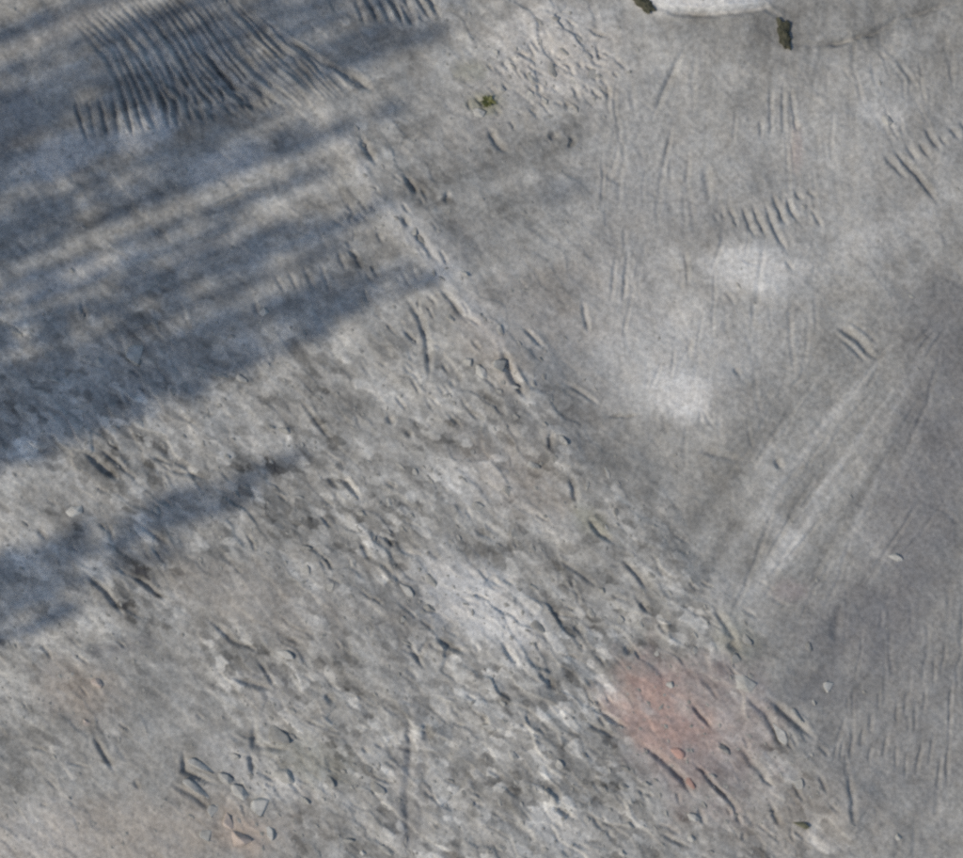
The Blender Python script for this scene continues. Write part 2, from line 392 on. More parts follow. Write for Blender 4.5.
# darker clay; the two patches near the upper left corner paint tree shade
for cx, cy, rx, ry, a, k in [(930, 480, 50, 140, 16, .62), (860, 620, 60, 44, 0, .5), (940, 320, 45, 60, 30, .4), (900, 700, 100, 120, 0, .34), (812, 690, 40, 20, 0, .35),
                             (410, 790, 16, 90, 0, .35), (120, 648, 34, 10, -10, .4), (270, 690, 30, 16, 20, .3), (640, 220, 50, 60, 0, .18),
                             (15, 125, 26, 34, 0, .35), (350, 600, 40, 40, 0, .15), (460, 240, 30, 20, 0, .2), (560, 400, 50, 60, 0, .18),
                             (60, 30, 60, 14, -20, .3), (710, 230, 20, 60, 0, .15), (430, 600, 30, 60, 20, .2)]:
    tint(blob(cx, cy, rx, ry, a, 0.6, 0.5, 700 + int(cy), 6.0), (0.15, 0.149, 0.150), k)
tint(blob(556, 56, 62, 46, 10, .6, .5, 871, 8.0), (0.47, 0.44, 0.385), .6)
tint(blob(490, 112, 60, 34, -30, .6, .5, 872, 8.0), (0.40, 0.38, 0.335), .35)
tint(blob(243, 834, 22, 15, 20, .5, .4, 873, 8.0), (0.47, 0.40, 0.335), .7)
# brownish and greenish earth
for cx, cy, rx, ry, a, k in [(130, 840, 150, 40, -5, .35), (75, 690, 44, 26, 20, .45), (240, 832, 26, 20, 20, .6), (520, 480, 60, 30, 40, .25),
                             (490, 350, 20, 40, -40, .3), (550, 300, 60, 50, 0, .18), (770, 820, 100, 40, 0, .2), (250, 600, 80, 30, 20, .2)]:
    tint(blob(cx, cy, rx, ry, a, 0.6, 0.5, 800 + int(cx), 6.0), (0.33, 0.28, 0.225), k)
for cx, cy, rx, ry, a, k in [(487, 103, 18, 10, 0, .5), (470, 70, 16, 9, 0, .3), (310, 760, 40, 20, 20, .22), (590, 520, 20, 10, 40, .3), (735, 640, 20, 26, -30, .25)]:
    tint(blob(cx, cy, rx, ry, a, 0.6, 0.5, 850 + int(cx), 6.0), (0.19, 0.195, 0.12), k)
# the lens of red clay
red = np.clip(blob(659, 714, 35, 54, -40, 0.6, 0.6, 881, 5.0) * (0.80 + 0.75 * fbm(u * 4, v * 11, 882, 4, 0.6)), 0, 1)
red_wide = blob(700, 730, 66, 80, -40, 0.5, 0.5, 883, 7.0)
tint(red_wide, (0.305, 0.25, 0.23), .50)
tint(red, (0.385, 0.272, 0.225), .90)
tint(blob(797, 152, 6, 22, 0, .6, .4, 884, 8.0), (0.33, 0.265, 0.24), .4)
tint(blob(790, 590, 16, 10, 0, .6, .4, 885, 8.0), (0.31, 0.255, 0.24), .4)
COL = np.clip(COL, 0.06, 0.62)
COL = COL * FINE[:, :, None] + base[None, None, :] * (0.95 + 0.2 * fbm(X * 0.3, Y * 0.3, 409, 4))[:, :, None] * far[:, :, None]

# ------------------------------------------------------------------ materials
def nodes_of(name):
    m = bpy.data.materials.new(name); m.use_nodes = True
    nt = m.node_tree; b = nt.nodes['Principled BSDF']
    return m, nt, b
def N(nt, kind, **kw):
    n = nt.nodes.new(kind)
    for k, v in kw.items(): setattr(n, k, v)
    return n

def clay_material():
    m, nt, b = nodes_of('clay')
    at = N(nt, 'ShaderNodeAttribute', attribute_name='clay_colour')
    tc = N(nt, 'ShaderNodeTexCoord')
    n1 = N(nt, 'ShaderNodeTexNoise'); n1.inputs['Scale'].default_value = 30; n1.inputs['Detail'].default_value = 6; n1.inputs['Roughness'].default_value = 0.7
    n2 = N(nt, 'ShaderNodeTexNoise'); n2.inputs['Scale'].default_value = 7; n2.inputs['Detail'].default_value = 5
    for n in (n1, n2): nt.links.new(tc.outputs['Object'], n.inputs['Vector'])
    r1 = N(nt, 'ShaderNodeMapRange'); r1.inputs[1].default_value = 0.3; r1.inputs[2].default_value = 0.7; r1.inputs[3].default_value = 0.70; r1.inputs[4].default_value = 1.30
    nt.links.new(n1.outputs['Fac'], r1.inputs[0])
    mx = N(nt, 'ShaderNodeVectorMath', operation='SCALE')
    nt.links.new(at.outputs['Color'], mx.inputs[0]); nt.links.new(r1.outputs[0], mx.inputs['Scale'])
    # faint drift of hue, cool to warm
    cr = N(nt, 'ShaderNodeValToRGB')
    cr.color_ramp.elements[0].position = 0.35; cr.color_ramp.elements[0].color = (0.985, 0.995, 1.01, 1)
    cr.color_ramp.elements[1].position = 0.65; cr.color_ramp.elements[1].color = (1.015, 1.0, 0.985, 1)
    nt.links.new(n2.outputs['Fac'], cr.inputs[0])
    mm = N(nt, 'ShaderNodeVectorMath', operation='MULTIPLY')
    nt.links.new(mx.outputs[0], mm.inputs[0]); nt.links.new(cr.outputs[0], mm.inputs[1])
    # the yard goes on beyond: coarser mottling where the sheet carries no fine colour of its own
    n3 = N(nt, 'ShaderNodeTexNoise'); n3.inputs['Scale'].default_value = 2.6; n3.inputs['Detail'].default_value = 9; n3.inputs['Roughness'].default_value = 0.72
    nt.links.new(tc.outputs['Object'], n3.inputs['Vector'])
    r3 = N(nt, 'ShaderNodeMapRange'); r3.inputs[1].default_value = 0.3; r3.inputs[2].default_value = 0.7; r3.inputs[3].default_value = 0.62; r3.inputs[4].default_value = 1.38
    nt.links.new(n3.outputs['Fac'], r3.inputs[0])
    m3 = N(nt, 'ShaderNodeMix'); m3.data_type = 'FLOAT'; m3.inputs[2].default_value = 1.0
    nt.links.new(at.outputs['Alpha'], m3.inputs[0]); nt.links.new(r3.outputs[0], m3.inputs[3])
    m4 = N(nt, 'ShaderNodeVectorMath', operation='SCALE')
    nt.links.new(mm.outputs[0], m4.inputs[0]); nt.links.new(m3.outputs[0], m4.inputs['Scale'])
    nt.links.new(m4.outputs[0], b.inputs['Base Color'])
    b.inputs['Roughness'].default_value = 0.92
    b.inputs['Specular IOR Level'].default_value = 0.25
    bp = N(nt, 'ShaderNodeBump'); bp.inputs['Strength'].default_value = 0.7; bp.inputs['Distance'].default_value = 0.006
    nt.links.new(n1.outputs['Fac'], bp.inputs['Height']); nt.links.new(bp.outputs[0], b.inputs['Normal'])
    return m
MAT_CLAY = clay_material()

def stone_material(name, c0, c1, scale=18):
    m, nt, b = nodes_of(name)
    tc = N(nt, 'ShaderNodeTexCoord'); oi = N(nt, 'ShaderNodeObjectInfo')
    n1 = N(nt, 'ShaderNodeTexNoise'); n1.inputs['Scale'].default_value = scale; n1.inputs['Detail'].default_value = 7; n1.inputs['Roughness'].default_value = 0.68
    ge = N(nt, 'ShaderNodeNewGeometry')
    nt.links.new(ge.outputs['Position'], n1.inputs['Vector'])
    cr = N(nt, 'ShaderNodeValToRGB')
    cr.color_ramp.elements[0].position = 0.32; cr.color_ramp.elements[0].color = (*c0, 1)
    cr.color_ramp.elements[1].position = 0.68; cr.color_ramp.elements[1].color = (*c1, 1)
    nt.links.new(n1.outputs['Fac'], cr.inputs[0])
    mr = N(nt, 'ShaderNodeMapRange'); mr.inputs[3].default_value = 0.82; mr.inputs[4].default_value = 1.18
    nt.links.new(oi.outputs['Random'], mr.inputs[0])
    mx = N(nt, 'ShaderNodeVectorMath', operation='SCALE')
    nt.links.new(cr.outputs[0], mx.inputs[0]); nt.links.new(mr.outputs[0], mx.inputs['Scale'])
    nt.links.new(mx.outputs[0], b.inputs['Base Color'])
    b.inputs['Roughness'].default_value = 0.9; b.inputs['Specular IOR Level'].default_value = 0.25
    bp = N(nt, 'ShaderNodeBump'); bp.inputs['Strength'].default_value = 0.6; bp.inputs['Distance'].default_value = 0.006
    nt.links.new(n1.outputs['Fac'], bp.inputs['Height']); nt.links.new(bp.outputs[0], b.inputs['Normal'])
    return m
MAT_GREY = stone_material('grey_shale', (0.205, 0.20, 0.178), (0.37, 0.362, 0.322))
MAT_PALE = stone_material('pale_shale', (0.27, 0.264, 0.236), (0.45, 0.44, 0.395))
MAT_TAN = stone_material('tan_stone', (0.30, 0.25, 0.205), (0.46, 0.39, 0.33))
MAT_RED = stone_material('red_clay_lump', (0.30, 0.19, 0.155), (0.40, 0.265, 0.215))
MAT_DARK = stone_material('olive_clod', (0.035, 0.036, 0.022), (0.085, 0.082, 0.055), 30)
MAT_OLIVE = stone_material('olive_shale', (0.10, 0.10, 0.06), (0.17, 0.165, 0.11), 24)

def leaf_material(name, c0, c1):
    m, nt, b = nodes_of(name)
    ge = N(nt, 'ShaderNodeNewGeometry')
    n1 = N(nt, 'ShaderNodeTexNoise'); n1.inputs['Scale'].default_value = 9; n1.inputs['Detail'].default_value = 4
    nt.links.new(ge.outputs['Position'], n1.inputs['Vector'])
    cr = N(nt, 'ShaderNodeValToRGB')
    cr.color_ramp.elements[0].position = 0.35; cr.color_ramp.elements[0].color = (*c0, 1)
    cr.color_ramp.elements[1].position = 0.65; cr.color_ramp.elements[1].color = (*c1, 1)
    nt.links.new(n1.outputs['Fac'], cr.inputs[0]); nt.links.new(cr.outputs[0], b.inputs['Base Color'])
    b.inputs['Roughness'].default_value = 0.6
    return m
MAT_LEAF = leaf_material('weed_leaf', (0.05, 0.06, 0.014), (0.12, 0.125, 0.035))
MAT_NEEDLE = leaf_material('needles', (0.03, 0.055, 0.02), (0.06, 0.095, 0.035))
MAT_BARK = stone_material('bark', (0.06, 0.045, 0.035), (0.14, 0.11, 0.085), 12)

# ------------------------------------------------------------------ ground mesh, with its patches as parts
ny, nx = X.shape
VERT = np.stack([X, Y, H], -1).reshape(-1, 3)
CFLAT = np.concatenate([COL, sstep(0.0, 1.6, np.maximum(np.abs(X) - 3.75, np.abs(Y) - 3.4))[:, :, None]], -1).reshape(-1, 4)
dzy, dzx = np.gradient(H, AY, AX)
NORM = np.stack([-dzx, -dzy, np.ones_like(H)], -1).reshape(-1, 3)
NORM /= np.linalg.norm(NORM, axis=1, keepdims=True)
idx = np.arange(ny * nx).reshape(ny, nx)
FACES = np.stack([idx[:-1, :-1], idx[:-1, 1:], idx[1:, 1:], idx[1:, :-1]], -1).reshape(-1, 4)
FPX = ((PX[:-1, :-1] + PX[1:, 1:]) / 2).reshape(-1); FPY = ((PY[:-1, :-1] + PY[1:, 1:]) / 2).reshape(-1)

def height(x, y):
    i = min(max(np.searchsorted(AX, x) - 1, 0), nx - 2); j = min(max(np.searchsorted(AY, y) - 1, 0), ny - 2)
    tx = (x - AX[i]) / (AX[i + 1] - AX[i]); ty = (y - AY[j]) / (AY[j + 1] - AY[j])
    return float((H[j, i] * (1 - tx) + H[j, i + 1] * tx) * (1 - ty) + (H[j + 1, i] * (1 - tx) + H[j + 1, i + 1] * tx) * ty)

def sheet(name, sel, parent=None):
    f = FACES[sel]
    used = np.unique(f)
    remap = np.zeros(ny * nx, np.int64); remap[used] = np.arange(len(used))
    f = remap[f]
    me = bpy.data.meshes.new(name)
    me.vertices.add(len(used)); me.vertices.foreach_set('co', VERT[used].astype(np.float32).ravel())
    me.loops.add(f.size); me.loops.foreach_set('vertex_index', f.astype(np.int32).ravel())
    me.polygons.add(len(f)); me.polygons.foreach_set('loop_start', np.arange(0, f.size, 4, dtype=np.int32))
    me.update(calc_edges=True)
    me.polygons.foreach_set('use_smooth', np.ones(len(f), bool))
    ca = me.color_attributes.new('clay_colour', 'FLOAT_COLOR', 'POINT')
    ca.data.foreach_set('color', CFLAT[used].astype(np.float32).ravel())
    me.normals_split_custom_set_from_vertices(NORM[used])
    me.materials.append(MAT_CLAY)
    o = bpy.data.objects.new(name, me); C.objects.link(o)
    if parent: o.parent = parent
    return o

def inside(poly):
    r = np.zeros(FPX.shape, bool); n = len(poly)
    for k in range(n):
        (x0, y0), (x1, y1) = poly[k], poly[(k + 1) % n]
        if y0 == y1: continue
        c = ((y0 > FPY) != (y1 > FPY)) & (FPX < (x1 - x0) * (FPY - y0) / (y1 - y0) + x0)
        r ^= c
    return r
facecol = ((idx[:-1, :-1]).reshape(-1))
def fmask(m, t): return m.reshape(-1)[facecol] > t

PATCHES = [
    ('track_imprint', 'wide band of close parallel crawler track ridges in the blue shade', inside([(66, 18), (110, -2), (240, -10), (300, 30), (378, 88), (372, 98), (290, 122), (222, 128), (92, 148), (72, 100), (108, 84)])),
    ('track_imprint', 'short row of slanting track ridges at the top edge', inside([(342, -12), (440, -12), (448, 22), (415, 34), (362, 32)])),
    ('track_imprint', 'comb of short slanting track marks on the smooth pale clay', inside([(708, 204), (770, 190), (820, 188), (828, 230), (795, 240), (796, 272), (785, 262), (740, 242), (712, 228)])),
    ('track_imprint', 'row of slanting track marks with one long gouge', inside([(876, 152), (925, 120), (972, 116), (972, 146), (938, 160), (946, 206), (934, 210), (905, 188)])),
    ('track_imprint', 'pair of short deep gouges in the dark graded clay', inside([(829, 322), (850, 318), (886, 350), (884, 364), (866, 368), (830, 344)])),
    ('track_imprint', 'faint upright track streaks below the dark clod', inside([(754, 78), (796, 78), (802, 134), (790, 146), (754, 146)])),
    ('red_clay_patch', 'patch of reddish clay among grey rubble', fmask(red, 0.38) & inside([(560, 620), (800, 620), (800, 830), (560, 830)])),
    ('pale_patch', 'whitish dusty patch on smooth clay', fmask(blob(680, 392, 42, 28, 20, 0.3, 0.4, 1180, 7.0), 0.5)),
    ('pale_patch', 'pale dusty patch under the comb of track marks', fmask(blob(748, 270, 44, 24, 5, 0.3, 0.4, 1248, 7.0), 0.5)),
    ('pale_patch', 'pale chalky patch in the rubble', fmask(blob(480, 608, 54, 30, 35, 0.3, 0.4, 980, 7.0), 0.5)),
]
free = np.ones(len(FACES), bool)
sels = []
for n_, l_, s_ in PATCHES:
    s_ = s_ & free; free &= ~s_
    sels.append((n_, l_, s_))
ground = sheet('ground', free)
ground['kind'] = 'structure'
ground['label'] = 'bare grey clay and broken shale ground marked by machine tracks'
ground['category'] = 'ground'
for n_, l_, s_ in sels:
    o = sheet(n_, s_, ground)
    o['label'] = l_

# ------------------------------------------------------------------ stones
def shard_mesh(name, seed, elong, flat, mat, npts=16):
    r = random.Random(seed); bm = bmesh.new()
    for k in range(npts):
        while True:
            p = Vector((r.uniform(-1, 1), r.uniform(-1, 1), r.uniform(-1, 1)))
            if 0.55 < p.length < 1.0: break
        bm.verts.new((p.x * 0.5, p.y * 0.5 / elong, p.z * 0.5 * flat))
    res = bmesh.ops.convex_hull(bm, input=bm.verts)
    bmesh.ops.delete(bm, geom=[g for g in res['geom_interior'] if isinstance(g, bmesh.types.BMVert)], context='VERTS')
    bmesh.ops.bevel(bm, geom=list(bm.edges), offset=0.018, segments=1, affect='EDGES', profile=0.6)
    me = bpy.data.meshes.new(name); bm.to_mesh(me); bm.free()
    me.materials.append(mat)
    return me
SH = {}
def pool(mat, key, kinds):
    SH[key] = [shard_mesh('stone', 40 + 9 * i + 3 * len(key), e, f, mat) for i, (e, f) in enumerate(kinds)]
pool(MAT_GREY, 'grey', [(1.5, .35), (2.0, .3), (2.6, .3), (1.3, .45), (1.8, .4), (3.2, .3), (2.2, .4), (1.6, .3)])
pool(MAT_PALE, 'pale', [(1.2, .5), (1.6, .45), (2.0, .4), (3.2, .28), (1.15, .6)])
pool(MAT_TAN, 'tan', [(1.25, .6), (1.7, .45), (1.4, .5)])
pool(MAT_RED, 'red', [(1.9, .35), (2.6, .3), (1.5, .4)])
pool(MAT_OLIVE, 'olive', [(3.0, .35), (2.2, .4)])
rs = random.Random(77)
def stone(name, key, px, py, size, ang, label, group=None, kind=None, sink=0.25, cat='stone', which=None):
    me = SH[key][which if which is not None else rs.randrange(len(SH[key]))]
    o = bpy.data.objects.new(name, me); C.objects.link(o)
    L = size / SCALE
    x, y = gx(px), gy(py)
    zmin = min(v.co.z for v in me.vertices) * L; zmax = max(v.co.z for v in me.vertices) * L
    hh = zmax - zmin
    o.scale = (L, L, L)
    o.rotation_euler = (rs.uniform(-.22, .22), rs.uniform(-.22, .22), math.radians(-ang))
    o.location = (x, y, height(x, y) - zmin - hh * sink)
    o['label'] = label; o['category'] = cat
    if group: o['group'] = group
    return o

# stones one can point to
NAMED = [
    ('stone', 'pale', 158, 510, 17, 20, 'small round pale stone below the blue shade streak', 4),
    ('stone', 'pale', 136, 354, 30, 10, 'large pale rounded stone lying in the blue shade', 0),
    ('stone', 'pale', 76, 511, 24, -20, 'pale angular stone between two shade streaks', 1),
    ('stone', 'pale', 100, 361, 15, 0, 'small pale stone just beside the large pale one in shade', 4),
    ('stone', 'pale', 265, 311, 14, 0, 'lone whitish pebble inside the widest shade streak', 4),
    ('stone', 'pale', 141, 425, 18, 20, 'pale stone at the lower rim of the shade', 1),
    ('shale_slab', 'pale', 206, 769, 46, 24, 'long light grey shale slab beside a dark crack', 3),
    ('shale_slab', 'pale', 200, 791, 46, 32, 'second long shale slab just below the first one', 3),
    ('stone', 'pale', 226, 779, 22, 30, 'pale broken piece at the outer end of the first slab', 1),
    ('stone', 'pale', 233, 756, 20, 5, 'pale broken piece above the first slab', 2),
    ('stone', 'pale', 240, 792, 26, 35, 'pale flat piece between the second slab and the grey slab', 1),
    ('stone', 'pale', 260, 806, 28, 20, 'wide pale piece above the tan pair', 0),
    ('stone', 'pale', 270, 831, 24, 60, 'light bluish piece on the smooth side of the tan pair', 2),
    ('stone', 'pale', 213, 810, 18, 40, 'small pale piece under the second slab', 0),
    ('stone', 'tan', 241, 837, 30, 20, 'larger tan stone of the pinkish pair at the bottom edge', 0),
    ('stone', 'tan', 228, 821, 26, 48, 'narrow tan stone leaning on the larger tan one', 1),
    ('stone', 'tan', 96, 684, 20, 40, 'tan stone on the brownish earth patch', 2),
    ('stone', 'tan', 86, 723, 13, 15, 'tiny pinkish white pebble below the tan stone', 1),
    ('stone', 'pale', 285, 654, 26, 12, 'pale flat stone right of a slanting crack', 2),
    ('stone', 'pale', 293, 711, 14, 10, 'small bright stone above the square notch', 1),
    ('shale_slab', 'grey', 280, 735, 40, 15, 'dark blocky shale slab with a square notch', 3),
    ('shale_slab', 'grey', 287, 775, 44, 25, 'grey shale slab beside the upright crack', 4),
    ('stone', 'pale', 478, 112, 20, 10, 'whitish flat stone right under the green tuft', 1),
    ('stone', 'pale', 501, 88, 13, 40, 'small white stone above the green tuft', 1),
    ('stone', 'pale', 482, 373, 22, 50, 'bright pale stone on the diagonal crest', 1),
    ('stone', 'pale', 470, 362, 16, 40, 'smaller bright stone next to the pale one on the crest', 4),
    ('stone', 'pale', 512, 754, 18, 40, 'bright stone in the rubble below the chalky patch', 1),
    ('stone', 'pale', 489, 726, 20, 5, 'flat yellowish white stone beside a dark hollow', 2),
    ('stone', 'pale', 692, 838, 15, 0, 'round bright pebble near the bottom edge under the red patch', 4),
    ('stone', 'pale', 623, 852, 13, 0, 'white pebble cut by the bottom edge', 4),
    ('stone', 'pale', 363, 852, 12, 0, 'white pebble at the bottom edge beside the upright crack', 4),
    ('stone', 'pale', 780, 733, 34, 50, 'pale wedge-shaped stone in the deep diagonal crack', 2),
    ('stone', 'pale', 798, 716, 26, 45, 'slender pale shard on the rim of the deep crack', 3),
    ('stone', 'pale', 671, 684, 14, 10, 'small whitish pebble on the upper rim of the red patch', 4),
    ('stone', 'pale', 828, 686, 16, 30, 'single pale stone on the dark graded clay', 0),
    ('shale_slab', 'pale', 742, 682, 36, 20, 'light bluish slab above the deep crack', 1),
    ('stone', 'olive', 801, 825, 24, 25, 'dark olive shard by the lower end of the crest', 0),
    ('stone', 'pale', 694, 818, 18, 30, 'pale stone under the end of the red patch', 1),
    ('stone', 'pale', 895, 557, 22, 5, 'thin pale stone on the smooth dark clay', 2),
    ('stone', 'pale', 885, 121, 18, 40, 'small pale stone above the long gouge', 1),
    ('stone', 'pale', 407, 590, 26, 35, 'pale stone left of the chalky patch', 2),
    ('stone', 'pale', 900, 838, 14, 0, 'pale pebble low on the brown-grey corner', 4),
    ('red_clay_lump', 'red', 676, 752, 28, 40, 'red lump above the lower rim crack of the red patch', 2),
    ('red_clay_lump', 'red', 690, 782, 24, 50, 'darker red lump at the foot of the red patch', 1),
]
taken = []
for nm, key, px, py, s, a, lab, w in NAMED:
    stone(nm, key, px, py, s, a, lab, which=w, sink=0.66 if nm in ('shale_slab', 'red_clay_lump') else 0.55, cat='clay lump' if key == 'red' else 'stone')
    taken.append((px, py, s))

# the others: alike fragments, told apart only by the bed they lie in
BEDS = [
    ('shard', 'grey', 'chopped grey shard in the rough bed beside the green tuft', 'shards beside the green tuft', 18, lambda: (558 + rs.gauss(0, 30), 60 + rs.gauss(0, 24)), (10, 20), 42),
    ('shard', 'grey', 'grey shale fragment on the low diagonal crest', 'fragments along the diagonal crest', 30, None, (10, 26), 45),
    ('shard', 'grey', 'grey shale fragment in the rubble around the red patch', 'fragments around the red patch', 26, lambda: (670 + rs.gauss(0, 75), 700 + rs.gauss(0, 60)), (10, 28), 43),
    ('shard', 'grey', 'grey shale fragment in the rubble along the bottom edge', 'fragments along the bottom edge', 34, lambda: (rs.uniform(190, 720), rs.uniform(760, 856)), (10, 26), 32),
    ('shard', 'grey', 'grey shale fragment in the rubble between crest and blue shade', 'fragments between crest and shade', 34, lambda: (rs.uniform(200, 560), rs.uniform(420, 640)), (10, 26), 38),
    ('shard', 'grey', 'grey stone scattered in the blue shade', 'stones in the shade', 14, lambda: (rs.uniform(10, 330), rs.uniform(330, 460)), (10, 22), 20),
]
FRAG = []
crest_pts = [(350, 130), (395, 215), (445, 280), (500, 350), (560, 450), (620, 530)]
for nm, key, lab, grp, n, fn, (s0, s1), a in BEDS:
    k = 0; tries = 0
    while k < n and tries < 4000:
        tries += 1
        if fn: x, y = fn()
        else:
            q = rs.randrange(len(crest_pts) - 1); t = rs.random()
            x = crest_pts[q][0] * (1 - t) + crest_pts[q + 1][0] * t + rs.gauss(0, 16)
            y = crest_pts[q][1] * (1 - t) + crest_pts[q + 1][1] * t + rs.gauss(0, 16)
        s = s0 + (s1 - s0) * rs.random() ** 2
        if any(math.hypot(x - p, y - q_) < 0.42 * (s + r_) for p, q_, r_ in taken): continue
        if not (4 < x < 959 and 4 < y < 854) or math.hypot(x - 664, y - 715) < 62: continue
        taken.append((x, y, s)); k += 1
        FRAG.append((x, y, stone(nm, key, x, y, s, a + rs.gauss(0, 22), lab, grp, sink=rs.uniform(0.5, 0.7))))

# each fragment is named by the landmark next to it, its side and its turn counted outward
MARKS = [('the chalky white patch', 480, 608), ('the red clay patch', 660, 714), ('the green weed tuft', 488, 101), ('the whitish dusty patch', 680, 393),
         ('the deep diagonal crack', 790, 718), ('the twin shale slabs', 205, 780), ('the pinkish tan pair', 238, 830), ('the brown earth patch', 90, 690),
         ('the dark olive shard', 801, 825), ('the lower shade streak tip', 290, 472), ('the large pale stone in shade', 136, 354),
         ('the bright crest stone', 482, 373), ('the upright bottom crack', 408, 780), ('the square notch', 275, 737), ('the whitish pebble in shade', 265, 311),
         ('the curved crest crack', 428, 345), ('the flat yellowish stone', 489, 726), ('the twin cracks beside red clay', 605, 720), ('the top chopped bed', 556, 60)]
turn = {}
rows_ = []
for x, y, o in FRAG:
    nm_, mx_, my_ = min(MARKS, key=lambda m_: math.hypot(x - m_[1], y - m_[2]))
    dx_, dy_ = x - mx_, y - my_
    side = ('below' if dy_ > 0 else 'above') if abs(dy_) >= abs(dx_) else ('on the smooth side of' if dx_ > 0 else 'on the shade side of')
    rows_.append((math.hypot(dx_, dy_), nm_, side, o))
ORD = ['first', 'second', 'third', 'fourth', 'fifth', 'sixth', 'seventh', 'eighth', 'ninth', 'tenth', 'eleventh', 'twelfth', 'thirteenth', 'fourteenth', 'fifteenth', 'sixteenth']
for d_, nm_, side, o in sorted(rows_, key=lambda r_: r_[0]):
    k = turn[(nm_, side)] = turn.get((nm_, side), -1) + 1
    o['label'] = f'{ORD[min(k, 15)]} grey shale fragment {side} {nm_}'

# the two dark clods on the curved scrape
def clod(px, py, w, h, ang, seed, label):
    r = random.Random(seed); bm = bmesh.new()
    bmesh.ops.create_icosphere(bm, subdivisions=3, radius=0.5)
    for v_ in bm.verts:
        n_ = v_.co.normalized()
        k = 1 + 0.16 * math.sin(5 * n_.x + seed) * math.cos(4 * n_.y) + 0.16 * math.sin(9 * n_.y + 3 * n_.x + seed) + 0.08 * math.sin(17 * n_.y) + r.uniform(-.10, .10)
        v_.co = Vector((n_.x * w * .5 * k * (1 + 0.25 * n_.y), n_.y * h * .5 * k, n_.z * w * .35 * k)) / SCALE
    me = bpy.data.meshes.new('clod'); bm.to_mesh(me); bm.free(); me.materials.append(MAT_DARK)
    o = bpy.data.objects.new('clod', me); C.objects.link(o)
    o.location = (gx(px), gy(py), height(gx(px), gy(py)) + 0.004); o.rotation_euler = (0, 0, math.radians(ang))
    o['label'] = label; o['category'] = 'clod'
clod(784, 36, 12, 32, 10, 1, 'dark olive clod at the end of the curved scrape line')
clod(644, 3, 12, 26, 48, 2, 'dark olive clod cut by the top edge')

# the green tuft
def tuft(px, py, n, size, label, seed):
    r = random.Random(seed)
    root = bpy.data.objects.new('weed_tuft', None); C.objects.link(root)
    root.location = (gx(px), gy(py), height(gx(px), gy(py)) - 0.004)
    root['label'] = label; root['category'] = 'weed'
    for k in range(n):
        az = r.uniform(0, 6.283); L = size / SCALE * r.uniform(.5, 1); wd = L * r.uniform(.28, .5); rise = r.uniform(.2, .8)
        vs_, fs = [], []
        for i in range(6):
            t = i / 5; wv = wd * math.sin(math.pi * min(1, t * .92 + .08)) * .5
            out = L * t * (1.0 - .15 * rise); z = L * rise * (t - .62 * t * t)
            c, s = math.cos(az), math.sin(az)
            for sg in (-1, 1):
                vs_.append((c * out - s * wv * sg, (s * out + c * wv * sg) * .62, z + abs(wv) * .35))
            vs_.append((c * out, s * out * .62, z))
        for i in range(5):
            a, b = i * 3, i * 3 + 3
            fs += [(a, a + 2, b + 2, b), (a + 2, a + 1, b + 1, b + 2)]
        me = bpy.data.meshes.new('leaf'); me.from_pydata(vs_, [], fs); me.update(); me.materials.append(MAT_LEAF)
        o = bpy.data.objects.new('leaf', me); C.objects.link(o); o.parent = root
tuft(488, 101, 26, 11.5, 'small olive green weed tuft growing in chopped grey clay', 5)

# crumbs of rock, uncountable
rc = np.random.RandomState(9)
def crumbs():
    n = 4500
    tmpl = np.array([(1, 0, 0), (-1, 0, 0), (0, 1, 0), (0, -1, 0), (0, 0, 1), (0, 0, -1)], float)
    tf = np.array([(0, 2, 4), (2, 1, 4), (1, 3, 4), (3, 0, 4), (2, 0, 5), (1, 2, 5), (3, 1, 5), (0, 3, 5)])
    vv, ff = [], []
    c = 0
    ri, rj = np.searchsorted(AX, [-3.7, 3.7]), np.searchsorted(AY, [-3.35, 3.35])
    while c < n:
        i = rc.randint(*ri); j = rc.randint(*rj)
        if rc.rand() > 0.05 + 0.95 * rough[j, i]: continue
        s = 0.004 + 0.013 * rc.rand() ** 3
        t = tmpl * (rc.uniform(.6, 1.3, (6, 1))) * np.array([s * rc.uniform(1, 2), s, s * .4])
        a = math.radians(-40) + rc.normal(0, .6); ca, sa = math.cos(a), math.sin(a)
        p = np.stack([t[:, 0] * ca - t[:, 1] * sa, t[:, 0] * sa + t[:, 1] * ca, t[:, 2]], -1)
        p += np.array([AX[i], AY[j], H[j, i] + s * .02])
        vv.append(p); ff.append(tf + 6 * c); c += 1
    me = bpy.data.meshes.new('gravel')
    me.from_pydata(np.concatenate(vv).tolist(), [], np.concatenate(ff).tolist()); me.update()
    me.materials.append(MAT_GREY)
    o = bpy.data.objects.new('gravel', me); C.objects.link(o)
    o['kind'] = 'stuff'; o['label'] = 'fine grey rock crumbs strewn over the broken ground'; o['category'] = 'gravel'
crumbs()

